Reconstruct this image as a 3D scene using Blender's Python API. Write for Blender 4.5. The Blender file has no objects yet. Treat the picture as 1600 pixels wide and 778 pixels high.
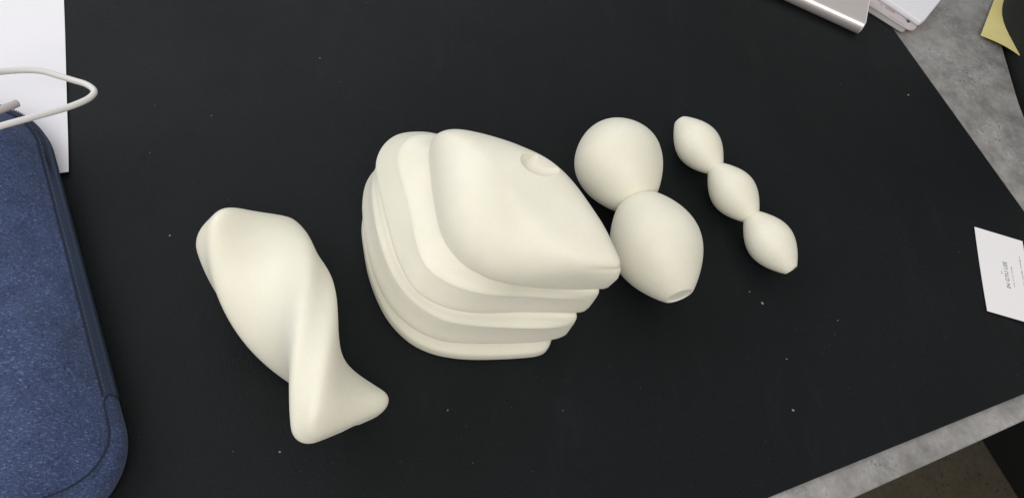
import bpy, bmesh, math, random
import numpy as np
from mathutils import Vector, Matrix
random.seed(7)
rng = np.random.default_rng(7)
S = bpy.context.scene
COL = S.collection

# ------------------------------------------------------------------ camera
cam_d = bpy.data.cameras.new('camera')
cam_d.sensor_fit = 'HORIZONTAL'; cam_d.sensor_width = 36.0
cam_d.lens = 1202.0 / 1600.0 * 36.0
cam_d.clip_start = 0.01; cam_d.clip_end = 50.0
cam = bpy.data.objects.new('camera', cam_d); COL.objects.link(cam)
R = Matrix(((0.974886763, -0.109098346, -0.194147752),
            (0.0, 0.871786063, -0.489886784),
            (0.222701142, 0.477584141, 0.849892693)))
cam.matrix_world = Matrix.Translation((-0.11621423, -0.29323964, 0.50873433)) @ R.to_4x4()
S.camera = cam

# ------------------------------------------------------------------ room light
world = bpy.data.worlds.new('World'); S.world = world; world.use_nodes = True
bg = world.node_tree.nodes['Background']
bg.inputs['Color'].default_value = (1.0, 0.985, 0.965, 1); bg.inputs['Strength'].default_value = 0.38

def area(name, loc, target, sx, sy, power, color):
    d = bpy.data.lights.new(name, 'AREA'); d.shape = 'RECTANGLE'
    d.size = sx; d.size_y = sy; d.energy = power; d.color = color
    o = bpy.data.objects.new(name, d); COL.objects.link(o)
    o.location = loc
    o.rotation_euler = (Vector(target) - Vector(loc)).to_track_quat('-Z', 'Y').to_euler()
    return o
area('side_window_light', (-1.8, 0.35, 1.3), (0, 0, 0), 1.6, 1.2, 17.0, (0.97, 0.98, 1.0))
area('far_window_light', (-0.75, 1.85, 1.35), (0, 0, 0), 2.2, 1.3, 13.0, (0.92, 0.96, 1.0))
area('ceiling_light', (-0.1, -1.45, 1.75), (0, 0, 0), 1.8, 1.3, 28.0, (1.0, 0.97, 0.92))

S.view_settings.view_transform = 'Standard'; S.view_settings.look = 'None'
S.view_settings.exposure = 0.0; S.view_settings.gamma = 1.0
S.view_settings.use_curve_mapping = False
S.render.engine = 'CYCLES'

# ------------------------------------------------------------------ materials
def srgb(r, g, b):
    f = lambda c: (c / 255 / 12.92) if c / 255 <= 0.04045 else ((c / 255 + 0.055) / 1.055) ** 2.4
    return (f(r), f(g), f(b), 1.0)

class Mat:
    def __init__(s, name, color=(0.5, 0.5, 0.5, 1), rough=0.5, **kw):
        s.m = bpy.data.materials.new(name); s.m.use_nodes = True
        s.t = s.m.node_tree; s.n = s.t.nodes; s.l = s.t.links
        s.b = s.n['Principled BSDF']
        s.b.inputs['Base Color'].default_value = color
        s.b.inputs['Roughness'].default_value = rough
        for k, v in kw.items():
            s.b.inputs[k.replace('_', ' ')].default_value = v
        s.tc = s.n.new('ShaderNodeTexCoord')
    def noise(s, scale, detail=2, rough=0.5, stretch=None):
        n = s.n.new('ShaderNodeTexNoise'); n.inputs['Scale'].default_value = scale
        n.inputs['Detail'].default_value = detail; n.inputs['Roughness'].default_value = rough
        src = s.tc.outputs['Object']
        if stretch:
            mp = s.n.new('ShaderNodeMapping'); mp.inputs['Scale'].default_value = stretch[0]
            mp.inputs['Rotation'].default_value = stretch[1]
            s.l.new(src, mp.inputs['Vector']); src = mp.outputs['Vector']
        s.l.new(src, n.inputs['Vector'])
        return n.outputs['Fac']
    def ramp(s, fac, stops, interp='LINEAR'):
        r = s.n.new('ShaderNodeValToRGB'); r.color_ramp.interpolation = interp
        e = r.color_ramp.elements
        while len(e) < len(stops): e.new(0.5)
        for el, (p, c) in zip(e, stops):
            el.position = p; el.color = c if len(c) == 4 else (*c, 1)
        s.l.new(fac, r.inputs['Fac']); return r.outputs['Color']
    def mix(s, fac, a, b, mode='MIX'):
        m = s.n.new('ShaderNodeMix'); m.data_type = 'RGBA'; m.blend_type = mode
        for sock, v in ((m.inputs[0], fac), (m.inputs[6], a), (m.inputs[7], b)):
            if hasattr(v, 'is_output') or isinstance(v, bpy.types.NodeSocket): s.l.new(v, sock)
            else: sock.default_value = v
        return m.outputs[2]
    def color(s, c): s.l.new(c, s.b.inputs['Base Color'])
    def rough(s, c): s.l.new(c, s.b.inputs['Roughness'])
    def bump(s, h, dist, strength=1.0):
        b = s.n.new('ShaderNodeBump'); b.inputs['Distance'].default_value = dist
        b.inputs['Strength'].default_value = strength
        s.l.new(h, b.inputs['Height'])
        prev = s.b.inputs['Normal'].links
        if prev: s.l.new(prev[0].from_socket, b.inputs['Normal'])
        s.l.new(b.outputs['Normal'], s.b.inputs['Normal'])
G = lambda v: (v, v, v, 1)

# black desk mat
mt = Mat('desk_mat_black', rough=0.62, Specular_IOR_Level=0.2)
big = mt.noise(5, 4, 0.55); fine = mt.noise(900, 3, 0.6); pit = mt.noise(400, 2, 0.5)
c = mt.ramp(big, [(0.3, (0.0034, 0.0053, 0.0062)), (0.7, (0.0058, 0.0084, 0.0098))])
c = mt.mix(mt.ramp(pit, [(0.65, G(0)), (0.70, G(1))]), c, (0.002, 0.0022, 0.0024, 1))
c = mt.mix(0.35, c, mt.ramp(fine, [(0.3, G(0.35)), (0.7, G(1.0))]), 'MULTIPLY')
c = mt.mix(mt.ramp(mt.noise(620, 2, 0.5), [(0.73, G(0)), (0.77, G(0.7))]), c, (0.05, 0.052, 0.055, 1))
c = mt.mix(mt.ramp(mt.noise(1.0, 5, 0.7, ((30, 7, 10), (0, 0, 0.5))), [(0.55, G(0)), (0.8, G(0.10))]), c, (0.045, 0.05, 0.052, 1))
mt.color(c)
mt.rough(mt.ramp(mt.noise(9, 5, 0.65), [(0.3, G(0.46)), (0.7, G(0.6))]))
mt.bump(fine, 0.0004, 0.6); mt.bump(pit, 0.0006, 0.35)
M_MAT = mt.m
M_MATEDGE = Mat('desk_mat_edge', (0.012, 0.013, 0.014, 1), 0.8).m

# concrete-look table laminate
tb = Mat('concrete_laminate', rough=0.45)
a = tb.noise(7, 8, 0.62); b_ = tb.noise(38, 6, 0.7); f = tb.noise(240, 3, 0.6)
c = tb.ramp(a, [(0.28, (0.18, 0.176, 0.174)), (0.5, (0.295, 0.285, 0.277)), (0.75, (0.385, 0.37, 0.358))])
c = tb.mix(0.6, c, tb.ramp(b_, [(0.33, G(0.35)), (0.62, G(1.2))]), 'MULTIPLY')
patch = tb.ramp(tb.noise(19, 3, 0.5), [(0.45, G(0)), (0.60, G(1))])
spk = tb.ramp(tb.noise(260, 5, 0.75), [(0.56, G(0)), (0.66, G(1))])
c = tb.mix(tb.mix(1.0, patch, spk, 'MULTIPLY'), c, (0.46, 0.47, 0.50, 1))
drk = tb.ramp(tb.noise(210, 4, 0.7), [(0.57, G(0)), (0.66, G(1))])
c = tb.mix(tb.mix(1.0, patch, drk, 'MULTIPLY'), c, (0.13, 0.132, 0.14, 1))
tb.color(c); tb.bump(b_, 0.0008, 0.3); tb.bump(f, 0.0003, 0.3)
tb.rough(tb.ramp(b_, [(0.3, G(0.28)), (0.7, G(0.5))]))
M_TABLE = tb.m

# matt ivory printed resin
rs = Mat('ivory_printed_resin', (0.80, 0.745, 0.62, 1), 0.48)
rs.b.inputs['Subsurface Weight'].default_value = 0.35
rs.b.inputs['Subsurface Radius'].default_value = (1.0, 0.70, 0.36)
rs.b.inputs['Subsurface Scale'].default_value = 0.0022
rs.b.inputs['Specular IOR Level'].default_value = 0.45
rs.b.inputs['Sheen Weight'].default_value = 0.12
rs.b.inputs['Sheen Roughness'].default_value = 0.4
blot = rs.noise(26, 4, 0.6)
rs.color(rs.ramp(blot, [(0.3, (0.80, 0.775, 0.645)), (0.7, (0.855, 0.825, 0.71))]))
rs.bump(rs.noise(850, 3, 0.65), 0.00035, 0.5)
rs.bump(rs.noise(420, 2, 0.5, ((1, 1, 6), (0.5, 0.3, 0.2))), 0.00018, 0.25)
rs.bump(rs.noise(60, 2, 0.5), 0.0006, 0.2)
M_RESIN = rs.m

# heather blue fabric
dn = Mat('heather_blue_fabric', rough=0.9)
dn.b.inputs['Sheen Weight'].default_value = 0.08; dn.b.inputs['Sheen Roughness'].default_value = 0.5
w1 = dn.noise(1.0, 3, 0.65, ((430, 1200, 600), (0, 0, -0.72)))
w2 = dn.noise(1.0, 3, 0.65, ((1100, 360, 600), (0, 0, -0.5)))
lg = dn.noise(70, 4, 0.6)
c = dn.ramp(lg, [(0.3, (0.024, 0.040, 0.105)), (0.7, (0.042, 0.067, 0.160))])
c = dn.mix(dn.ramp(w1, [(0.53, G(0)), (0.72, G(0.85))]), c, (0.15, 0.20, 0.37, 1))
c = dn.mix(dn.ramp(w2, [(0.54, G(0)), (0.70, G(0.85))]), c, (0.006, 0.010, 0.032, 1))
dn.color(c); dn.bump(w1, 0.0006, 0.6); dn.bump(w2, 0.0006, 0.5); dn.bump(lg, 0.002, 0.3)
M_DENIM = dn.m
bd = Mat('navy_zip_tape', (0.022, 0.036, 0.075, 1), 0.75)
bd.bump(bd.noise(1.0, 2, 0.5, ((2600, 500, 500), (0, 0, 0.45))), 0.0004, 0.5)
M_BAND = bd.m
M_TEETH = Mat('zip_teeth_navy', (0.055, 0.075, 0.12, 1), 0.35).m
M_SEAM = Mat('seam_thread_dark', (0.010, 0.014, 0.028, 1), 0.9).m
M_STITCH = Mat('stitch_thread', (0.05, 0.07, 0.13, 1), 0.8).m

pp = Mat('white_paper', (0.80, 0.79, 0.83, 1), 0.75)
pp.bump(pp.noise(900, 2, 0.5), 0.0001, 0.3)
pp.color(pp.ramp(pp.noise(8, 3), [(0.3, (0.775, 0.765, 0.81)), (0.7, (0.82, 0.81, 0.85))])); M_PAPER = pp.m
cdm = Mat('card_stock', (0.87, 0.845, 0.865, 1), 0.6); cdm.bump(cdm.noise(700, 2), 0.00012, 0.3); M_CARD = cdm.m
M_INK = Mat('black_ink', (0.035, 0.033, 0.035, 1), 0.6).m
M_INKG = Mat('grey_ink', (0.24, 0.23, 0.24, 1), 0.6).m
M_INKP = Mat('pink_ink', (0.36, 0.20, 0.21, 1), 0.6).m
cb = Mat('white_cable_plastic', (0.70, 0.68, 0.67, 1), 0.38); cb.bump(cb.noise(260, 2), 0.0003, 0.2); M_CABLE = cb.m
M_CABLE_SHADED = Mat('shaded_cable_plastic', (0.46, 0.41, 0.40, 1), 0.5).m  # white cable with its shade painted in as grey-brown
al = Mat('anodised_aluminium', (0.76, 0.70, 0.68, 1), 0.33, Metallic=0.65)
al.bump(al.noise(1.0, 2, 0.5, ((300, 4000, 3000), (0, 0, 0.35))), 0.00008, 0.3); M_ALU = al.m
M_ALUCAP = Mat('white_end_cap', (0.72, 0.71, 0.70, 1), 0.4).m
pk = Mat('printed_packet', (0.46, 0.42, 0.43, 1), 0.42)
pk.color(pk.ramp(pk.noise(60, 3), [(0.35, (0.50, 0.465, 0.475)), (0.7, (0.56, 0.48, 0.50))])); M_PACK = pk.m
M_PACK2 = Mat('clear_packet_edge', (0.36, 0.35, 0.33, 1), 0.35).m
M_WHITEBOX = Mat('glossy_white_card', (0.80, 0.79, 0.83, 1), 0.28).m
yl = Mat('yellow_paper', rough=0.7)
yl.color(yl.ramp(yl.noise(22, 3), [(0.3, (0.64, 0.55, 0.21)), (0.7, (0.73, 0.65, 0.31))])); yl.bump(yl.noise(300, 3), 0.0002, 0.4); M_YEL = yl.m
bk = Mat('black_fabric', (0.005, 0.0065, 0.006, 1), 0.85); bk.bump(bk.noise(900, 3), 0.0006, 0.6); M_BLACK = bk.m
fl = Mat('brown_floor', rough=0.9)
fc = fl.ramp(fl.noise(70, 5, 0.7), [(0.3, (0.05, 0.042, 0.026)), (0.7, (0.085, 0.072, 0.046))])
fc = fl.mix(fl.ramp(fl.noise(160, 2), [(0.66, G(0)), (0.71, G(1))]), fc, (0.01, 0.008, 0.006, 1))
fl.color(fc); M_FLOOR = fl.m
M_BOX = Mat('black_cabinet_lacquer', (0.004, 0.004, 0.0045, 1), 0.7).m
M_LINT = Mat('pale_lint', (0.34, 0.34, 0.33, 1), 0.9).m

# ------------------------------------------------------------------ mesh helpers
def tag(o, label=None, cat=None, group=None, kind=None):
    if label: o['label'] = label
    if cat: o['category'] = cat
    if group: o['group'] = group
    if kind: o['kind'] = kind
    return o
def mesh(name, V, F, mat, parent=None, smooth=True, angle=None):
    me = bpy.data.meshes.new(name)
    me.from_pydata([tuple(map(float, v)) for v in V], [], F)
    me.validate(); me.update()
    bm = bmesh.new(); bm.from_mesh(me)
    bmesh.ops.recalc_face_normals(bm, faces=bm.faces); bm.to_mesh(me); bm.free()
    me.materials.append(mat)
    for p in me.polygons: p.use_smooth = smooth
    if angle is not None and smooth: me.set_sharp_from_angle(angle=math.radians(angle))
    o = bpy.data.objects.new(name, me); COL.objects.link(o)
    if parent: o.parent = parent
    return o
def empty(name, loc=(0, 0, 0)):
    o = bpy.data.objects.new(name, None); COL.objects.link(o); o.location = loc
    o.empty_display_size = 0.02
    return o
def attach(o, parent):
    """parent a mesh that was written in world coordinates"""
    o.parent = parent
    if o.type == 'MESH' :
        o.matrix_parent_inverse = Matrix.Translation(-parent.location)
    return o
def loft(rings, close=True, cap0=True, cap1=True):
    V = []; F = []
    n = len(rings[0])
    for r in rings: V.extend(r)
    for k in range(len(rings) - 1):
        for i in range(n if close else n - 1):
            j = (i + 1) % n
            F.append((k * n + i, k * n + j, (k + 1) * n + j, (k + 1) * n + i))
    for cap, k in ((cap0, 0), (cap1, len(rings) - 1)):
        if cap:
            V.append(np.mean(rings[k], axis=0)); ci = len(V) - 1
            for i in range(n): F.append((k * n + i, k * n + (i + 1) % n, ci))
    return V, F
def slab(pts, z0, z1, bev=0.0):
    """flat plate from a plan outline"""
    P = np.array(pts, float); c = P.mean(0)
    def ring(ins, z):
        d = P - c; L = np.linalg.norm(d, axis=1)[:, None]
        Q = c + d * (1 - ins / L)
        return [(*q, z) for q in Q]
    rs_ = [ring(bev, z0), ring(0, z0 + bev), ring(0, z1 - bev), ring(bev, z1)] if bev else [ring(0, z0), ring(0, z1)]
    return loft(rs_)
def round_poly(pts, r, seg=6):
    P = [Vector(p) for p in pts]; out = []; n = len(P)
    if not isinstance(r, (list, tuple)): r = [r] * n
    for i in range(n):
        a, b, c_ = P[i - 1], P[i], P[(i + 1) % n]
        if r[i] <= 0: out.append(tuple(b)); continue
        u = (a - b).normalized(); v = (c_ - b).normalized()
        p0 = b + u * r[i]; p1 = b + v * r[i]
        for k in range(seg + 1):
            t = k / seg
            q = p0 * (1 - t) ** 2 + b * 2 * t * (1 - t) + p1 * t * t
            out.append(tuple(q))
    return out
def catmull(P, n, closed=False):
    P = np.array(P, float); m = len(P); out = []
    T = np.linspace(0, m if closed else m - 1, n, endpoint=not closed)
    for t in T:
        i = min(int(t), m - 1 if closed else m - 2); u = t - i
        g = (lambda k: P[k % m]) if closed else (lambda k: P[min(max(k, 0), m - 1)])
        p0, p1, p2, p3 = g(i - 1), g(i), g(i + 1), g(i + 2)
        out.append(0.5 * (2 * p1 + (p2 - p0) * u + (2 * p0 - 5 * p1 + 4 * p2 - p3) * u * u + (3 * p1 - p0 - 3 * p2 + p3) * u ** 3))
    return np.array(out)
def tube(path, rad, seg=12):
    P = np.array(path, float); rings = []
    rads = rad if hasattr(rad, '__len__') else [rad] * len(P)
    for i in range(len(P)):
        t = P[min(i + 1, len(P) - 1)] - P[max(i - 1, 0)]; t /= np.linalg.norm(t)
        up = np.array([0, 0, 1.0]) if abs(t[2]) < 0.9 else np.array([1.0, 0, 0])
        x = np.cross(t, up); x /= np.linalg.norm(x); y = np.cross(x, t)
        rings.append([P[i] + rads[i] * (math.cos(a) * x + math.sin(a) * y) for a in np.linspace(0, 2 * math.pi, seg, endpoint=False)])
    return loft(rings)

# ------------------------------------------------------------------ setting
floor = mesh('floor', [(-3, -3, -0.72), (4, -3, -0.72), (4, 4, -0.72), (-3, 4, -0.72)], [(0, 1, 2, 3)], M_FLOOR)
tag(floor, 'dark brown speckled floor far below the table', None, kind='structure')

# table top: front edge, right-hand edge
fx = lambda x: -0.177 + (x - 0.254) * 0.398
tp = [(-0.95, fx(-0.95)), (0.558, fx(0.558)), (0.561, 0.25), (0.572, 0.345), (0.70, 0.80), (-0.95, 0.80)]
table = empty('table', (0, 0.2, -0.72))
tag(table, 'grey concrete-look table under the black desk mat, rubbed and flecked along its edge', 'table')
attach(mesh('table_top', *slab(round_poly(tp, [0, 0.012, 0.02, 0.02, 0, 0]), -0.030, 0.0, 0.0012), M_TABLE, smooth=False), table)
for (lx, ly) in ((0.50, 0.02), (0.50, 0.74), (-0.88, -0.52), (-0.88, 0.74)):
    q = [(lx - .025, ly - .025), (lx + .025, ly - .025), (lx + .025, ly + .025), (lx - .025, ly + .025)]
    attach(mesh('leg', *slab(q, -0.72, -0.0305), M_BOX, smooth=False), table)

cor = np.array([0.5625, -0.037]); fd = np.array([-0.9353, -0.3540]); rd = np.array([-0.3495, 0.9369])
mp_ = [tuple(cor), tuple(cor + rd * 0.78), tuple(cor + rd * 0.78 + fd * 1.25), tuple(cor + fd * 1.25)]
mo = mesh('desk_mat', *slab(round_poly(mp_, 0.004), 0.0004, 0.0022, 0.0004), M_MAT, smooth=False)
tag(mo, 'large black desk mat lying on the grey table', 'desk mat')

# ------------------------------------------------------------------ stacked shell form
CEN = np.array([-35.0, -25.0])
L1 = [(39.5, -62), (42.5, -71), (41, -75), (34, -76.5), (20, -78), (8, -78.5), (-14, -79), (-32, -77), (-41, -74), (-54, -66.5), (-66, -50.5), (-72, -29), (-75.5, -9), (-78, 14), (-74, 22), (-62, 25), (-40, 23), (-20, 17), (0, 4), (18, -17), (32, -42)]
L2 = [(36, -64), (38.5, -73.5), (36, -77), (29, -78), (14, -78.5), (-6, -80), (-28, -83), (-46, -83.5), (-63, -80), (-79, -70), (-91, -49), (-99.5, -24), (-107, 2), (-111, 22), (-108, 38), (-99, 50), (-85, 55.5), (-70, 56), (-42, 51), (-12, 36), (12, 8), (27, -28)]
L3 = [(32, -68), (34.0, -78.0), (31, -81), (24, -83.3), (11, -86), (-12, -89), (-35, -91), (-56, -90.5), (-74, -83.5), (-89, -71), (-101, -52), (-110, -28), (-115.5, -4), (-117.5, 14), (-116, 30), (-109.5, 42), (-96, 50), (-75, 53), (-40, 49), (-8, 36), (14, 2), (26, -35)]
L4 = [(26, -74), (24.5, -84), (19, -88.5), (6, -91.5), (-20, -95), (-41, -96), (-60, -93.5), (-77, -85.5), (-93, -69), (-106, -43), (-113.5, -15), (-116, 2), (-114, 18), (-108, 30), (-96, 40), (-78, 44), (-55, 42), (-30, 35), (-5, 22), (10, -5), (20, -40)]
NT = 240
TH = np.linspace(-math.pi, math.pi, NT, endpoint=False)
def polar(P):
    Q = catmull(P, 800, closed=True) - CEN
    a = np.arctan2(Q[:, 1], Q[:, 0]); r = np.hypot(Q[:, 0], Q[:, 1])
    i = np.argsort(a); a, r = a[i], r[i]
    a = np.concatenate([a - 2 * math.pi, a, a + 2 * math.pi]); r = np.tile(r, 3)
    return np.interp(TH, a, r)
R1, R2, R3, R4 = map(polar, (L1, L2, L3, L4))
TIP = math.atan2(-74 + 25, 37 + 35)
dth = np.abs((TH - TIP + math.pi) % (2 * math.pi) - math.pi)
wt = np.exp(-(dth / 0.16) ** 2)              # 1 at the sharp corner
wl = np.exp(-((np.abs((TH - math.radians(150) + math.pi) % (2 * math.pi) - math.pi)) / 0.7) ** 2)
# rows: z elsewhere / at the corner, outline, inset elsewhere / at the corner; 'f' rows give the inset as a share of the slope up to the tier above
def slope(Ra, Rb, least): return np.maximum(least, Ra - Rb + 2.0)
I43, I32, I21 = slope(R4, R3, 4.5), slope(R3, R2, 5.0), slope(R2, R1, 5.0)
# every tier flares like a skirt: its wall leans out from the ridge (inset RI) down to the lip
dg = np.degrees(TH) % 360
RI2 = np.interp(dg, [0, 60, 110, 150, 187, 217, 243, 273, 300, 322, 360], [1, 6, 19, 16.5, 12.0, 8.5, 7.0, 3.2, 1.4, 0, 1])
RI3 = np.interp(dg, [0, 60, 110, 150, 168, 185, 220, 244, 271, 300, 322, 360], [1, 2, 5, 6, 5.8, 5.6, 5.4, 4.8, 3.0, 1.4, 0, 1])
kern = np.exp(-(np.arange(-12, 13) / 6.0) ** 2); kern /= kern.sum()
RI2, RI3 = (np.convolve(np.concatenate([a[-12:], a, a[:12]]), kern, 'valid') for a in (RI2, RI3))
I32, I21 = np.maximum(I32, RI3 + 2.5), np.maximum(I21, RI2 + 2.5)
def tier(Rk, z, RI, I, top, rz):
    """wall, ridge and the slope up to the crease; z elsewhere counts from the lip"""
    f = lambda k: RI + k * (I - RI)
    return [(z + 3.5, z + 6.5, Rk, 0.14 * RI + 0.1, 0.1), (z + 11.5, z + 14.5, Rk, 0.52 * RI + 0.5, 0.0), (z + rz - 1.6, z + 22.5, Rk, 0.90 * RI + 0.25, 0.1), (z + rz, z + 24.0, Rk, RI, 0.2),
            (z + rz + 1.7, z + 28.5, Rk, f(0.12), 0.6), (z + rz + 4.4, z + 31.4, Rk, f(0.40), 1.6), (z + rz + 7.8, z + 32.9, Rk, f(0.68), 3.4), (top, z + 33.8, Rk, I, 9.0)]
rows = [
 (0.0, 0.0, R4, 3.5, 3.5), (0.8, 0.8, R4, 1.2, 1.2), (2.5, 3.0, R4, 0.2, 0.3), (7.0, 8.0, R4, 0.0, 0.0), (10.5, 13.0, R4, 0.10 * I43, 0.5), (13.5, 18.5, R4, 0.45 * I43, 1.8), (18.6, 20.6, R4, I43, 8.0),
 (19.6, 21.4, R3, 4.5, 7.0), (19.9, 21.8, R3, 0.9, 2.2), (20.6, 22.8, R3, 0.05, 0.8)] + tier(R3, 20.8, RI3, I32, 53.2, 22.5) + [
 (54.3, 56.0, R2, 6.0, 8.0), (54.6, 56.4, R2, 1.0, 2.4), (55.4, 57.4, R2, 0.05, 0.8)] + tier(R2, 55.4, RI2, I21, 87.8, 20.0) + [
 (89.0, 89.7, R1, 6.0, 8.0), (89.3, 90.1, R1, 1.1, 2.4), (90.2, 91.0, R1, 0.3, 0.8), (91.5, 92.0, R1, 0.1, 0.3)]
rings = []
for ze, zt, Rk, ie, it in rows:
    z = ze * (1 - wt) + zt * wt
    r = Rk - (ie * (1 - wt) + it * wt)
    rings.append(np.stack([CEN[0] + r * np.cos(TH), CEN[1] + r * np.sin(TH), z], 1) / 1000)
def fillin(A, B, n):
    return [A * (1 - t) + B * t for t in np.linspace(0, 1, n, endpoint=False)]
dense = []
P_ = np.array(rings)
for k in range(len(P_) - 1):
    nsub = 3 if rows[k][2] is rows[k + 1][2] else 1
    p0 = P_[max(k - 1, 0)] if rows[max(k - 1, 0)][2] is rows[k][2] else P_[k]
    p3 = P_[min(k + 2, len(P_) - 1)] if rows[min(k + 2, len(P_) - 1)][2] is rows[k + 1][2] else P_[k + 1]
    for u in np.linspace(0, 1, nsub, endpoint=False):
        p1, p2 = P_[k], P_[k + 1]
        dense.append(0.5 * (2 * p1 + (p2 - p0) * u + (2 * p0 - 5 * p1 + 4 * p2 - p3) * u * u + (3 * p1 - p0 - 3 * p2 + p3) * u ** 3) if nsub > 1 else p1)
dense.append(P_[-1])
# crown of the top layer: rounded at the left and front-left, boxy at the sharp corner
ang = lambda d, w: np.exp(-((np.abs((TH - math.radians(d) + math.pi) % (2 * math.pi) - math.pi)) / w) ** 2)
nexp = 2.15 + 4.2 * np.exp(-(dth / 0.34) ** 2) + 2.6 * ang(0, 0.8)
z0 = 92.0; HT = 37.0
base_r = R1 - 0.1
for ph in (np.linspace(0, 1, 60)[1:-1] ** 1.0 * math.pi / 2):
    e = 2.0 / nexp
    rr = base_r * (np.cos(ph) ** e)
    zz = z0 + HT * (np.sin(ph) ** e)
    lip = np.exp(-(dth / 0.12) ** 2)
    rr = rr - lip * np.exp(-((zz - 119.5) / 2.2) ** 2) * 1.1 * np.clip((math.pi / 2 - ph) * 3, 0, 1) + lip * 1.3 * np.exp(-((zz - 108) / 7) ** 2)
    x = CEN[0] + rr * np.cos(TH); y = CEN[1] + rr * np.sin(TH)
    dense.append(np.stack([x, y, zz], 1) / 1000)
V, F = loft(dense)
# gentle fall of the crown towards its sharp corner
V = np.array(V)
top = V[:, 2] > 0.0921
k = np.clip((V[:, 2] - 0.092) / 0.037, 0, 1)
V[:, 2] += np.where(top, k * (-0.055 * (V[:, 0] - CEN[0] / 1000)), 0)
shell = mesh('stacked_shell_form', V, F, M_RESIN, angle=50)
# bore near the back edge of the crown
def bore(obj, c0=(0, 0, 1), c1=(0, 0, 0), r=1.0, cutter=None):
    c0 = np.array(c0); c1 = np.array(c1); t = (c1 - c0) / np.linalg.norm(c1 - c0)
    x = np.cross(t, [0.3, 1, 0]); x /= np.linalg.norm(x); y = np.cross(t, x)
    A = np.linspace(0, 2 * math.pi, 64, endpoint=False)
    rg = [[c + r * (math.cos(a) * x + math.sin(a) * y) for a in A] for c in (c0, c1)]
    cut = mesh('cutter', *(cutter or loft(rg)), M_RESIN)
    md = obj.modifiers.new('bore', 'BOOLEAN'); md.operation = 'DIFFERENCE'; md.object = cut; md.solver = 'EXACT'
    dg = bpy.context.evaluated_depsgraph_get()
    nm = bpy.data.meshes.new_from_object(obj.evaluated_get(dg))
    obj.modifiers.remove(md)
    old = obj.data; obj.data = nm; bpy.data.meshes.remove(old)
    cm = cut.data; bpy.data.objects.remove(cut); bpy.data.meshes.remove(cm)
    nm.name = obj.name
    for p in nm.polygons: p.use_smooth = True
    nm.set_sharp_from_angle(angle=math.radians(40))
hx, hy, hr = -0.0110, -0.0100, 0.0132
def crown_z(x, y):
    tv = V[V[:, 2] > 0.1]; return float(tv[np.argmin((tv[:, 0] - x) ** 2 + (tv[:, 1] - y) ** 2), 2])
zf, zb = crown_z(hx, hy - hr * 0.8) - 0.0052, crown_z(hx, hy + hr * 0.8) + 0.0002
def scoop_ring(z_up):
    out = []
    for a in np.linspace(0, 2 * math.pi, 72, endpoint=False):
        t = (math.sin(a) + 1) / 2
        out.append((hx + hr * math.cos(a), hy + hr * 0.8 * math.sin(a), 0.17 if z_up else zf + (zb - zf) * t))
    return out
bore(shell, cutter=loft([scoop_ring(True), scoop_ring(False)]))
tag(shell, 'ivory layered form of four stacked shell-like tiers with a hole in its domed top', 'printed model')

# ------------------------------------------------------------------ turned forms (round cross-section along a lying axis)
def turned(name, axis0, axis_dir, prof, seg=72, bore_r=None, bore_d=0.0):
    d = np.array([*axis_dir, 0.0]); d /= np.linalg.norm(d)
    x = np.cross(d, [0, 0, 1.0]); y = np.array([0, 0, 1.0])
    A = np.linspace(0, 2 * math.pi, seg, endpoint=False)
    rg = []
    for s_, r_ in prof:
        c0 = np.array(axis0) + d * s_
        rg.append([c0 + r_ * (math.cos(a) * x + math.sin(a) * y) for a in A])
    return mesh(name, *loft(rg), M_RESIN, angle=42)
def bulb_profile(n, pitch, Rm, rn, re, end, pn, pe, hole):
    """n bulbs, pitch apart, max radius Rm, neck radius rn, flat end radius re with a shallow hole"""
    half = pitch / 2; prof = []
    first = -end
    def rad(i, x):
        a = x / (end if ((i == 0 and x < 0) or (i == n - 1 and x > 0)) else half)
        lo = re if ((i == 0 and x < 0) or (i == n - 1 and x > 0)) else rn
        return lo + (Rm - lo) * max(math.cos(math.pi / 2 * min(abs(a), 1)), 0) ** (pe if lo == re else pn)
    prof.append((-end + hole[1], 0.0001)); prof.append((-end + hole[1], hole[0] * 0.96)); prof.append((-end, hole[0])); 
    for i in range(n):
        x0 = -end if i == 0 else -half; x1 = end if i == n - 1 else half
        for t in np.linspace(0, 1, 49):
            if i > 0 and t == 0: continue
            # denser near both ends
            tt = 0.5 - 0.5 * math.cos(math.pi * t)
            x = x0 + (x1 - x0) * tt
            prof.append((i * pitch + x, rad(i, x)))
    e = (n - 1) * pitch + end
    prof.append((e, hole[0])); prof.append((e - hole[1], hole[0] * 0.96)); prof.append((e - hole[1], 0.0001))
    return prof
def double_profile():
    pitch, Ra, Rb, rn, e0, e1 = 0.0792, 0.0351, 0.0343, 0.0158, 0.0330, 0.0432
    half = pitch / 2; prof = [(-e0 + 0.003, 0.0001), (-e0 + 0.003, 0.0076), (-e0, 0.0080)]
    def part(a, b, c, Rm, lo, H, p):
        for t in np.linspace(0, 1, 33):
            x = a + (b - a) * (0.5 - 0.5 * math.cos(math.pi * t))
            prof.append((x, lo + (Rm - lo) * max(math.cos(math.pi / 2 * min(abs(x - c) / H, 1)), 0) ** p))
    part(-e0, 0, 0, Ra, 0.0094, e0, 0.63); prof.pop()
    part(0, half, 0, Ra, rn, half, 0.83); prof.pop()
    part(half, pitch, pitch, Rb, rn, half, 0.83); prof.pop()
    part(pitch, pitch + e1, pitch, Rb, 0.0107, e1, 0.86)
    e = pitch + e1
    return prof + [(e, 0.0094), (e - 0.0007, 0.0089), (e - 0.0010, 0.0001)]
dball = turned('double_bulb_form', (0.0784, 0.0703, 0.0350), (0.3094, -0.9060), double_profile())
tag(dball, 'ivory form of two large round bulbs joined at a neck, lying beside the layered form', 'printed model')
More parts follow.
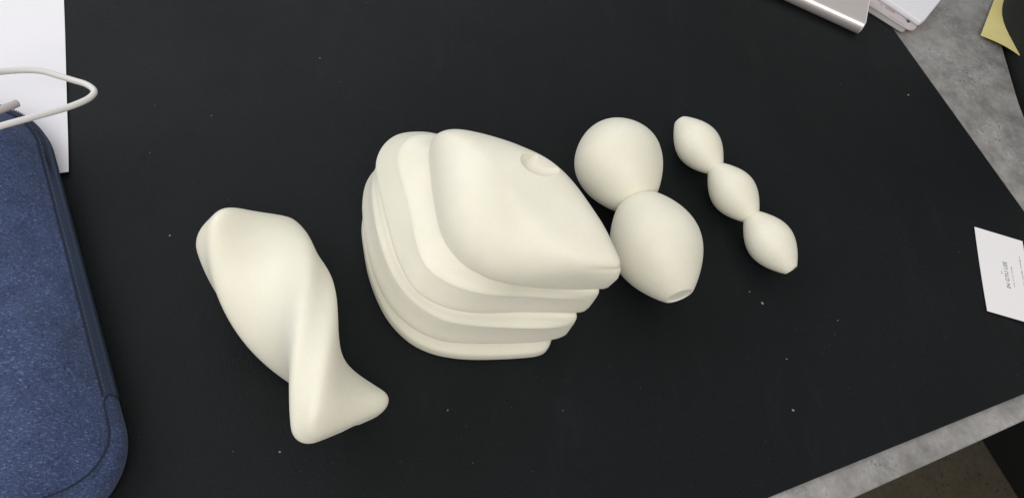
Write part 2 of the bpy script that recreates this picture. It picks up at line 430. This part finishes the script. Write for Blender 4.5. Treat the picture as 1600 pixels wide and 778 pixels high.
bead = turned('triple_bead_form', (0.1607, 0.1112, 0.0190), (0.0539, -0.0926), bulb_profile(3, 0.0517, 0.0190, 0.0077, 0.0055, 0.0285, 0.95, 0.91, (0.0044, 0.002)))
tag(bead, 'slim ivory form of three small lemon-shaped beads in a row', 'printed model')

# ------------------------------------------------------------------ twisted form
def twisted():
    p0 = np.array([-0.1964, -0.0215, 0.0343]); p1 = np.array([-0.1100, -0.1590, 0.0402])
    d = p1 - p0; L = np.linalg.norm(d); d /= L
    x = np.cross(d, [0, 0, 1.0]); x /= np.linalg.norm(x); y = np.cross(x, d)
    A_, B_, n = 0.0348, 0.0187, 3.6
    T = np.linspace(0, 2 * math.pi, 144, endpoint=False); ct, st = np.cos(T), np.sin(T)
    ux = np.sign(ct) * np.abs(ct) ** (2 / n); uy = np.sign(st) * np.abs(st) ** (2 / n)
    ux, uy = ux * (1 - 0.02 * (1 - uy ** 2)), uy * (1 - 0.07 * (1 - ux ** 2))
    er = 0.0135
    S_ = np.concatenate([er - er * np.cos(np.linspace(0, math.pi / 2, 11)), np.linspace(er, L - er, 81)[1:-1], L - er + er * np.sin(np.linspace(0, math.pi / 2, 11))])
    rg = []
    for s in S_:
        q = s / L; e = min(s, L - s)
        ins = er - math.sqrt(max(er ** 2 - (er - e) ** 2, 0)) if e < er else 0.0
        th = 0.8574 - 3.5868 * q + 0.153 * q * (1 - q) - 0.4815 * q * (1 - q) * (1 - 2 * q)
        X = ux * (A_ + 0.00097 * (q - 0.5) - ins); Y = uy * (B_ - 0.0037 * (q - 0.5) - ins)
        xr = X * math.cos(th) - Y * math.sin(th); yr = X * math.sin(th) + Y * math.cos(th)
        lean = 0.10 * np.clip((q - 0.5) * 2, 0, 1) * yr
        c0 = p0 + d * s
        rg.append(c0[None] + d[None] * lean[:, None] + xr[:, None] * x[None] + yr[:, None] * y[None])
    return loft(rg)
tw = mesh('twisted_form', *twisted(), M_RESIN)
tag(tw, 'ivory twisted block with soft rounded ridges, lying between the blue pouch and the layered form', 'printed model')
bore(tw, (-0.1075, -0.163, 0.030), (-0.116, -0.1495, 0.0305), 0.0075)
zmin = min(v.co.z for v in tw.data.vertices)
tw.location.z += 0.0022 - zmin
for o in (shell, dball, bead):
    o.location.z += 0.0022 - min(v.co.z for v in o.data.vertices)

# ------------------------------------------------------------------ blue pouch
E_ = np.array([0.433, -0.901]); O_ = np.array([0.901, 0.433])
pe = lambda e, o: E_ * e + O_ * o
PC = pe(-0.068, -0.2865 - 0.075)                  # centre
HA, HB = 0.154, 0.075
def pouch_outline(d, n=40):
    a, b = HA - d, HB - d
    pts = []
    rads = [(0.047, 1, 1), (0.055, -1, 1), (0.055, -1, -1), (0.05, 1, -1)]
    for r, su, sv in rads:
        r = max(r - d, 0.004); r = min(r, a, b)
        a0 = {(1, 1): 0, (-1, 1): 90, (-1, -1): 180, (1, -1): 270}[(su, sv)]
        for k in range(n):
            t = math.radians(a0 + 90 * k / (n - 1))
            pts.append((su * (a - r) + r * math.cos(t), sv * (b - r) + r * math.sin(t)))
    # resample evenly so long edges carry vertices too
    P = np.array(pts + [pts[0]]); s = np.concatenate([[0], np.cumsum(np.hypot(*np.diff(P, axis=0).T))])
    t = np.linspace(0, s[-1], 321)[:-1]
    return np.stack([np.interp(t, s, P[:, 0]), np.interp(t, s, P[:, 1])], 1)
def hz(d):
    return 0.020 + 0.030 * (1 - (1 - min(d / 0.062, 1)) ** 2.4)
def wob(u, v):
    return 0.0020 * np.sin(u * 46 + v * 30 + 0.5) * np.sin(v * 70 + 1.1) + 0.0009 * np.sin(u * 120 - v * 90) + 0.0020 * np.sin(u * 23 - 1.0 + v * 12)
rg = []
def pring(d, z, w=1.0):
    Q = pouch_outline(d)
    W = PC[None] + Q[:, :1] * E_[None] + Q[:, 1:] * O_[None]
    zz = z + w * wob(Q[:, 0], Q[:, 1])
    return np.concatenate([W, zz[:, None]], 1)
for d, z in ((0.006, 0.0024), (0.002, 0.005), (0.0004, 0.010), (0.0, 0.015), (0.0006, 0.0185)):
    rg.append(pring(d, z, 0.0))
for d in np.concatenate([[0.0018, 0.003, 0.0045, 0.006], np.linspace(0.008, 0.068, 26)]):
    z = hz(d)
    if abs(d - 0.0075) < 0.001: z -= 0.0012       # sunk seam
    rg.append(pring(d, z, min(d / 0.02, 1)))
pouch = empty('zip_pouch', (*PC, 0.0022))
tag(pouch, 'heather blue fabric zip pouch with rounded corners at the left of the mat', 'pouch')
attach(mesh('body', *loft(rg), M_DENIM), pouch)
# band, seam, stitches and zip follow the right-hand edge (v = +HB side)
def edge_path(d, z, u0, u1, n=160, lift=0.0):
    """points on the pouch edge, from the far rounded corner to the near one"""
    Q = pouch_outline(d)
    # keep the arc that lies on the +v side
    keep = [(q[0], q[1]) for q in Q if q[1] > -0.02]
    keep.sort(key=lambda q: math.atan2(q[1] + 0.03, q[0]), reverse=True)
    K = np.array(keep)
    s = np.concatenate([[0], np.cumsum(np.hypot(*np.diff(K, axis=0).T))])
    t = np.linspace(0, s[-1], 600)
    K = np.stack([np.interp(t, s, K[:, 0]), np.interp(t, s, K[:, 1])], 1)
    K = K[(K[:, 0] > u0) & (K[:, 0] < u1)] if u1 is not None else K
    idx = np.linspace(0, len(K) - 1, n).astype(int); K = K[idx]
    W = PC[None] + K[:, :1] * E_[None] + K[:, 1:] * O_[None]
    return np.concatenate([W, (hz(max(d, 0)) + min(max(d, 0) / 0.02, 1) * wob(K[:, 0], K[:, 1]) + z)[:, None]], 1)
ZE = 0.090                                         # where the corner patch starts
strip = [edge_path(d, z, -0.150, ZE, 200) for d, z in ((-0.0004, -0.0085), (-0.0009, -0.0045), (-0.0005, -0.0010), (0.0006, 0.0004), (0.0018, 0.0006), (0.0034, 0.0007), (0.0048, 0.0005), (0.0060, -0.0002))]
n = 200; V = np.concatenate(strip); F = []
for k in range(len(strip) - 1):
    for i in range(n - 1): F.append((k * n + i, k * n + i + 1, (k + 1) * n + i + 1, (k + 1) * n + i))
band = attach(mesh('zip_tape', V, F, M_BAND), pouch)
attach(mesh('seam', *tube(edge_path(0.0062, 0.0002, -0.150, ZE, 160), 0.0005, 8), M_SEAM), pouch)
def dashes(name, path, step, ln, wd, ht, mat):
    V = []; F = []
    P = np.array(path); s = np.concatenate([[0], np.cumsum(np.linalg.norm(np.diff(P, axis=0), axis=1))])
    q = 0.0
    while q < s[-1] - ln:
        a = np.array([np.interp(q, s, P[:, j]) for j in range(3)]); b = np.array([np.interp(q + ln, s, P[:, j]) for j in range(3)])
        t = (b - a) / np.linalg.norm(b - a); w = np.cross(t, [0, 0, 1.0]) * wd; h = np.array([0, 0, ht])
        m0 = (a + b) / 2; i = len(V)
        V += [a - w, a + w, b + w, b - w, m0 + w * .6 + h, m0 - w * .6 + h]
        F += [(i, i + 1, i + 4, i + 5), (i + 2, i + 3, i + 5, i + 4), (i + 1, i + 2, i + 4), (i, i + 5, i + 3), (i, i + 3, i + 2, i + 1)]
        q += step
    return mesh(name, V, F, mat, smooth=False)
tag(attach(dashes('stitching', edge_path(0.0046, 0.0006, -0.150, ZE, 200), 0.0034, 0.0022, 0.00028, 0.0005, M_STITCH), pouch), kind='stuff')
tag(attach(dashes('zip_teeth', edge_path(0.0010, 0.0005, -0.145, ZE, 300), 0.0016, 0.0010, 0.0013, 0.0008, M_TEETH), pouch), kind='stuff')
# seam of the near corner patch
def dist_in(u, v):
    cu0, cv0, r = HA - 0.047, HB - 0.047, 0.047
    if u > cu0 and v > cv0: return r - math.hypot(u - cu0, v - cv0)
    return min(HA - u, HB - v)
cs = []
for u_, v_ in ((0.0885, 0.0748), (0.0893, 0.0712), (0.0945, 0.0686), (0.107, 0.0682), (0.1185, 0.0660), (0.1275, 0.0600), (0.1335, 0.0520), (0.1375, 0.0420), (0.1390, 0.0280), (0.1395, 0.0100)):
    d_ = dist_in(u_, v_); cs.append((u_, v_, hz(d_) + min(d_ / 0.02, 1) * float(wob(u_, v_)) + 0.0004))
cp = catmull([(*(PC + E_ * u + O_ * v), z) for u, v, z in cs], 60)
attach(mesh('seam', *tube(cp, 0.00048, 8), M_SEAM), pouch)

# ------------------------------------------------------------------ white sheet under the pouch, cable
u = np.array([0.0460, -0.1614]); u /= np.linalg.norm(u); v = np.array([-u[1] * -1, 0]); v = np.array([u[1], -u[0]])
c0 = np.array([-0.3211, 0.0191])
nu, nv = 30, 20; V = []; F = []
for top_ in (1, 0):
    for i in range(nu + 1):
        for j in range(nv + 1):
            a, b = 0.297 * i / nu, 0.21 * j / nv
            p = c0 - u * a + v * b
            lift = 0.0026 * max(0.0, 1 - math.hypot(a, b) / 0.06) ** 2 + 0.0006 * (1 + math.sin(a * 34 + b * 20)) * min(a / 0.05, 1)
            V.append((*p, 0.0026 + lift + (0.0002 if top_ else 0)))
m_ = (nu + 1) * (nv + 1)
for i in range(nu):
    for j in range(nv):
        q = i * (nv + 1) + j; F.append((q, q + 1, q + nv + 2, q + nv + 1)); F.append((m_ + q, m_ + q + nv + 1, m_ + q + nv + 2, m_ + q + 1))
for i in range(nu):
    for j in (0, nv):
        q = i * (nv + 1) + j; F.append((q, q + nv + 1, m_ + q + nv + 1, m_ + q))
for j in range(nv):
    for i in (0, nu):
        q = i * (nv + 1) + j; F.append((q, q + 1, m_ + q + 1, m_ + q))
sh = mesh('paper_sheet', V, F, M_PAPER, angle=40)
tag(sh, 'plain white paper sheet partly under the blue pouch', 'paper')

cpath = catmull([(-0.398, 0.030, 0.058), (-0.372, 0.0588, 0.050), (-0.3585, 0.0690, 0.046), (-0.3445, 0.0735, 0.044), (-0.3322, 0.0722, 0.043), (-0.3220, 0.0702, 0.043), (-0.3125, 0.0673, 0.044), (-0.3062, 0.0620, 0.045), (-0.3070, 0.0552, 0.046), (-0.3115, 0.0478, 0.048), (-0.3195, 0.0395, 0.050), (-0.3355, 0.0244, 0.055), (-0.3500, 0.0125, 0.0575), (-0.385, -0.015, 0.060)], 160)
cable = mesh('white_cable', *tube(cpath, 0.00215, 16), M_CABLE)
tag(cable, 'white cable looping over the paper sheet and the blue pouch', 'cable')
c2 = catmull([(-0.395, 0.000, 0.060), (-0.370, 0.014, 0.0575), (-0.3523, 0.0288, 0.055), (-0.3455, 0.0381, 0.052)], 30)
cable2 = empty('cable_end', (-0.37, 0.014, 0.0575))
tag(cable2, 'short end of a white cable, shade painted on its tip, lying on top of the blue pouch', 'cable')
attach(mesh('cord', *tube(c2[:18], 0.0021, 14), M_CABLE), cable2)
attach(mesh('shaded_tip', *tube(c2[17:], 0.0025, 14), M_CABLE_SHADED), cable2)  # tip of the white cable, in the painted shade colour

# ------------------------------------------------------------------ power bank
D_ = np.array([0.9346, -0.3557]); N_ = np.array([0.3557, 0.9346])
fc_ = np.array([0.3745, 0.3046])                  # front right foot
def pb_prof():
    H = 0.0165; Wd = 0.060; r = H / 2; P = []
    for a in np.linspace(-90, 90, 15): P.append((r * 0.8 - r * 0.8 * math.cos(math.radians(a)), r + r * math.sin(math.radians(a))))
    for a in np.linspace(90, -90, 15): P.append((Wd - r * 0.8 + r * 0.8 * math.cos(math.radians(a)), r + r * math.sin(math.radians(a))))
    return P
prf = pb_prof()
def pb_ring(s, ins):
    P = np.array(prf); c_ = P.mean(0); d = P - c_; L = np.linalg.norm(d, axis=1)[:, None]; P = P - d / L * ins
    return [(*(fc_ - D_ * s + N_ * p[0]), 0.0024 + p[1]) for p in P]
pb = empty('power_bank', (*fc_, 0.0022))
tag(pb, 'silver aluminium power bank with rounded edge at the top of the mat', 'power bank')
attach(mesh('case', *loft([pb_ring(0.0004, 0), pb_ring(0.13, 0)]), M_ALU, angle=40), pb)
attach(mesh('end_cap', *loft([pb_ring(0.0004, 0.0006), pb_ring(-0.0008, 0.0009)]), M_ALUCAP, angle=40), pb)

# ------------------------------------------------------------------ packets beyond the power bank
def plate_obj(name, corner_pts, rads, z0, z1, mat, bev, parent):
    o = mesh(name, *slab(round_poly(corner_pts, rads), z0, z1, bev), mat, angle=35)
    return attach(o, parent) if parent else o
dA = np.array([0.0432, -0.0287]); dA /= np.linalg.norm(dA); nA = np.array([-dA[1], dA[0]])
def rect(c, l, w): c = np.array(c); return [tuple(c), tuple(c + nA * w), tuple(c + nA * w - dA * l), tuple(c - dA * l)]
pkA = plate_obj('thin_packet', rect((0.4365, 0.3215), 0.12, 0.06), [0.006, 0.004, 0, 0], 0.0026, 0.0042, M_PACK2, 0.0004, None)
tag(pkA, 'thin greyish packet lying lowest of the pile beside the power bank', 'packet')
pkB = empty('printed_packet', (0.43, 0.34, 0.0044))
tag(pkB, 'pinkish grey packet with small dark print beside the power bank', 'packet')
plate_obj('packet_body', rect((0.4475, 0.3225), 0.12, 0.05), [0.011, 0.005, 0, 0], 0.0044, 0.0066, M_PACK, 0.0005, pkB)
def quadmark(c, l, w, z, mat, parent, name='print_mark', d=dA):
    d = np.array(d); nn = np.array([-d[1], d[0]]); c = np.array(c)
    P = [c - d * l / 2 - nn * w / 2, c + d * l / 2 - nn * w / 2, c + d * l / 2 + nn * w / 2, c - d * l / 2 + nn * w / 2]
    return attach(mesh(name, [(*p, z) for p in P], [(0, 1, 2, 3)], mat, smooth=False), parent)
zq = 0.00668
quadmark((0.4165, 0.3572), 0.0035, 0.0012, zq, M_INKG, pkB)
for i in range(6):
    t = i / 5; quadmark((0.4215 + 0.0085 * t, 0.3538 - 0.0052 * t), 0.0013, 0.0030, zq, M_INKP, pkB)
for i, (l, w) in enumerate([(0.0018, 0.0020), (0.0010, 0.0022), (0.0008, 0.0020), (0.0022, 0.0018), (0.0020, 0.0022)]):
    t = i / 4; quadmark((0.4368 + 0.0100 * t, 0.3540 - 0.0072 * t), l, w, zq, M_INK, pkB)
A = np.linspace(0, 2 * math.pi, 14, endpoint=False)
attach(mesh('print_mark', [(0.4446 + 0.0022 * math.cos(a) + .0006 * math.cos(2 * a), 0.3384 + 0.0021 * math.sin(a), zq) for a in A], [tuple(range(14))], M_INK, smooth=False), pkB)
quadmark((0.4420, 0.3408), 0.0026, 0.0008, zq, M_INKG, pkB)
quadmark((0.4300, 0.3362), 0.0200, 0.0006, zq, M_INKG, pkB)
wb = mesh('white_packet', *slab(round_poly([(0.4545, 0.3325), (0.4600, 0.3362), (0.5010, 0.385), (0.4620, 0.4220), (0.4000, 0.3735)], [0.0015, 0.003, 0.002, 0.002, 0.002]), 0.0072, 0.0135, 0.0012), M_WHITEBOX, angle=35)
tag(wb, 'glossy white packet lying on top of the printed packet', 'packet')

# ------------------------------------------------------------------ business card
cu = np.array([0.0171, 0.0878]); cu /= np.linalg.norm(cu); cv = np.array([cu[1], -cu[0]])
cB = np.array([0.4257, -0.0107])
card = empty('business_card', (*cB, 0.0024))
tag(card, 'white printed name card lying near the right edge of the mat', 'card')
nu, nv = 18, 10
V = []; F = []
def czz(a, b): return 0.0027 + 0.0012 * (a - 0.5) ** 2 * 4 * 0.5 + 0.0004 * b
for top_ in (1, 0):
    for i in range(nu + 1):
        for j in range(nv + 1):
            p = cB + cu * 0.0895 * i / nu + cv * 0.0498 * j / nv
            V.append((*p, czz(i / nu, j / nv) + (0.0004 if top_ else 0)))
m_ = (nu + 1) * (nv + 1)
for i in range(nu):
    for j in range(nv):
        q = i * (nv + 1) + j; F.append((q, q + 1, q + nv + 2, q + nv + 1)); F.append((m_ + q, m_ + q + nv + 1, m_ + q + nv + 2, m_ + q + 1))
for i in range(nu):
    for j in (0, nv):
        q = i * (nv + 1) + j; F.append((q, q + nv + 1, m_ + q + nv + 1, m_ + q))
for j in range(nv):
    for i in (0, nu):
        q = i * (nv + 1) + j; F.append((q, q + 1, m_ + q + 1, m_ + q))
attach(mesh('card_sheet', V, F, M_CARD, angle=40), card)
def text_on_card(body, size, a_mid, b_base, mat, name='print_text', sx=1.0):
    cu_ = bpy.data.curves.new('txt', 'FONT'); cu_.body = body; cu_.size = size; cu_.align_x = 'CENTER'
    o = bpy.data.objects.new('txt', cu_); COL.objects.link(o)
    me = bpy.data.meshes.new_from_object(o.evaluated_get(bpy.context.evaluated_depsgraph_get()))
    bpy.data.objects.remove(o); bpy.data.curves.remove(cu_)
    for vv in me.vertices:
        a = a_mid + vv.co.x * sx; b = b_base - vv.co.y
        p = cB + cu * a + cv * b
        vv.co = (*p, czz(a / 0.0895, b / 0.0498) + 0.0004 + 0.00008)
    me.materials.clear(); me.materials.append(mat); me.name = name
    oo = bpy.data.objects.new(name, me); COL.objects.link(oo); attach(oo, card); return oo
text_on_card('IN GYU LEE', 0.0056, 0.0455, 0.0285, M_INK)
def tinyline(a0, a1, b, h, step, name='print_line'):
    V = []; F = []; a = a0
    while a < a1:
        w = step * random.uniform(0.35, 0.8)
        if random.random() > 0.16:
            i = len(V)
            for (da, db) in ((0, 0), (w, 0), (w, h), (0, h)):
                p = cB + cu * (a + da) + cv * (b - db); V.append((*p, czz(a / 0.0895, b / 0.0498) + 0.0004 + 0.00008))
            F.append((i, i + 1, i + 2, i + 3))
        a += step
    attach(mesh(name, V, F, M_INKG, smooth=False), card)
tinyline(0.0425, 0.0480, 0.0222, 0.0010, 0.0013)
tinyline(0.0335, 0.0560, 0.0333, 0.0010, 0.0013)
tinyline(0.0200, 0.0690, 0.0440, 0.0012, 0.0014)

# ------------------------------------------------------------------ yellow paper and black bag at the far right corner
yc = np.array([0.5408, 0.3411]); ya = np.array([0.5818, 0.4055]) - yc; ya /= np.linalg.norm(ya); yb = np.array([0.5791, 0.3165]) - yc; yb /= np.linalg.norm(yb)
V = []; F = []; nu, nv = 16, 12
for top_ in (1, 0):
    for i in range(nu + 1):
        for j in range(nv + 1):
            p = yc + ya * 0.21 * i / nu + yb * 0.0465 * j / nv
            V.append((*p, 0.0040 + 0.004 * math.sin(j / nv * 2.2) - 0.002 * i / nu + (0.0006 if top_ else 0)))
m_ = (nu + 1) * (nv + 1)
for i in range(nu):
    for j in range(nv):
        q = i * (nv + 1) + j; F.append((q, q + 1, q + nv + 2, q + nv + 1)); F.append((m_ + q, m_ + q + nv + 1, m_ + q + nv + 2, m_ + q + 1))
for i in range(nu):
    for j in (0, nv):
        q = i * (nv + 1) + j; F.append((q, q + nv + 1, m_ + q + nv + 1, m_ + q))
for j in range(nv):
    for i in (0, nu):
        q = i * (nv + 1) + j; F.append((q, q + 1, m_ + q + 1, m_ + q))
ye = mesh('yellow_envelope', V, F, M_YEL, angle=40)
tag(ye, 'yellow paper envelope overhanging the far right table edge', 'envelope')
# soft black bag standing on the floor against the table edge
rg = []
bc = np.array([0.675, 0.335])
for z, sc in ((-0.7195, 0.86), (-0.70, 0.95), (-0.5, 1.0), (-0.25, 1.0), (-0.05, 0.98), (0.0, 0.97), (0.05, 0.955), (0.09, 0.93), (0.115, 0.86), (0.128, 0.74), (0.133, 0.5), (0.132, 0.2)):
    q = []
    for a in np.linspace(0, 2 * math.pi, 72, endpoint=False):
        r = 0.112 * sc * (1 + 0.02 * math.sin(3 * a + z * 9) + 0.012 * math.sin(7 * a - z * 14))
        q.append((bc[0] + r * 0.9 * math.cos(a), bc[1] + r * 1.15 * math.sin(a), z))
    rg.append(q)
bag = mesh('black_bag', *loft(rg), M_BLACK)
tag(bag, 'round black fabric bag beside the far right table corner, against the yellow envelope', 'bag')

# dark cabinet on the floor beyond the table front
k0 = np.array([1.0893, 0.1072]); kd = np.array([0.1299 - 0.0893, -0.1029]); kd /= np.linalg.norm(kd); kn = np.array([-kd[1], kd[0]])
kp = [tuple(k0 + kd * 0.35), tuple(k0 + kd * 0.35 + kn * 0.5), tuple(k0 - kd * 0.15 + kn * 0.5), tuple(k0 - kd * 0.15)]
cabn = empty('black_cabinet', (*k0, -0.72))
tag(cabn, 'black low cabinet on the floor below the table front', 'cabinet')
attach(mesh('carcass', *slab(kp, -0.7195, -0.42, 0.003), M_BOX, smooth=False), cabn)
attach(mesh('top_board', *slab([tuple(np.array(p) + (np.array(p) - np.mean(kp, 0)) * 0.012) for p in kp], -0.4195, -0.40, 0.002), M_BOX, smooth=False), cabn)

# ------------------------------------------------------------------ lint on the mat
spots = [(0.208, -0.0256, 1.3), (-0.2462, -0.0212, 1.0), (0.2181, -0.1139, 1.0), (-0.1509, -0.1668, 0.9), (0.4179, 0.2326, 0.9), (0.1982, -0.0163, 0.7), (-0.3188 + .045, 0.0455, 0.6), (0.2746, -0.0343, 0.5), (-0.0453, -0.1324, 0.5), (0.0362, -0.1267, 0.5), (-0.2382, 0.0867, 0.5), (-0.1653, 0.1611, 0.6), (0.2207, -0.0725, 0.6)]
for _ in range(26): spots.append((random.uniform(-0.3, 0.45), random.uniform(-0.18, 0.33), random.uniform(0.15, 0.32)))
V = []; F = []
for x, y, s in spots:
    if y > 0.33 - (x - 0.426) * 2.6 or y < -0.18 + (x - 0.187) * 0.378: continue
    i = len(V); a = random.uniform(0, 6.28); l = 0.0011 * s * random.uniform(0.7, 1.3); w = 0.0009 * s * random.uniform(0.5, 1.0); h = 0.0008 * s
    ca, sa = math.cos(a), math.sin(a)
    for px, py, pz in ((l, 0, 0), (0, w, 0), (-l, 0, 0), (0, -w, 0), (l * .2, w * .2, h)):
        V.append((x + px * ca - py * sa, y + px * sa + py * ca, 0.00225 + pz))
    F += [(i, i + 1, i + 4), (i + 1, i + 2, i + 4), (i + 2, i + 3, i + 4), (i + 3, i, i + 4), (i + 3, i + 2, i + 1, i)]
tag(mesh('lint', V, F, M_LINT, smooth=False), 'tiny pale specks of lint scattered on the black desk mat', 'lint', kind='stuff')
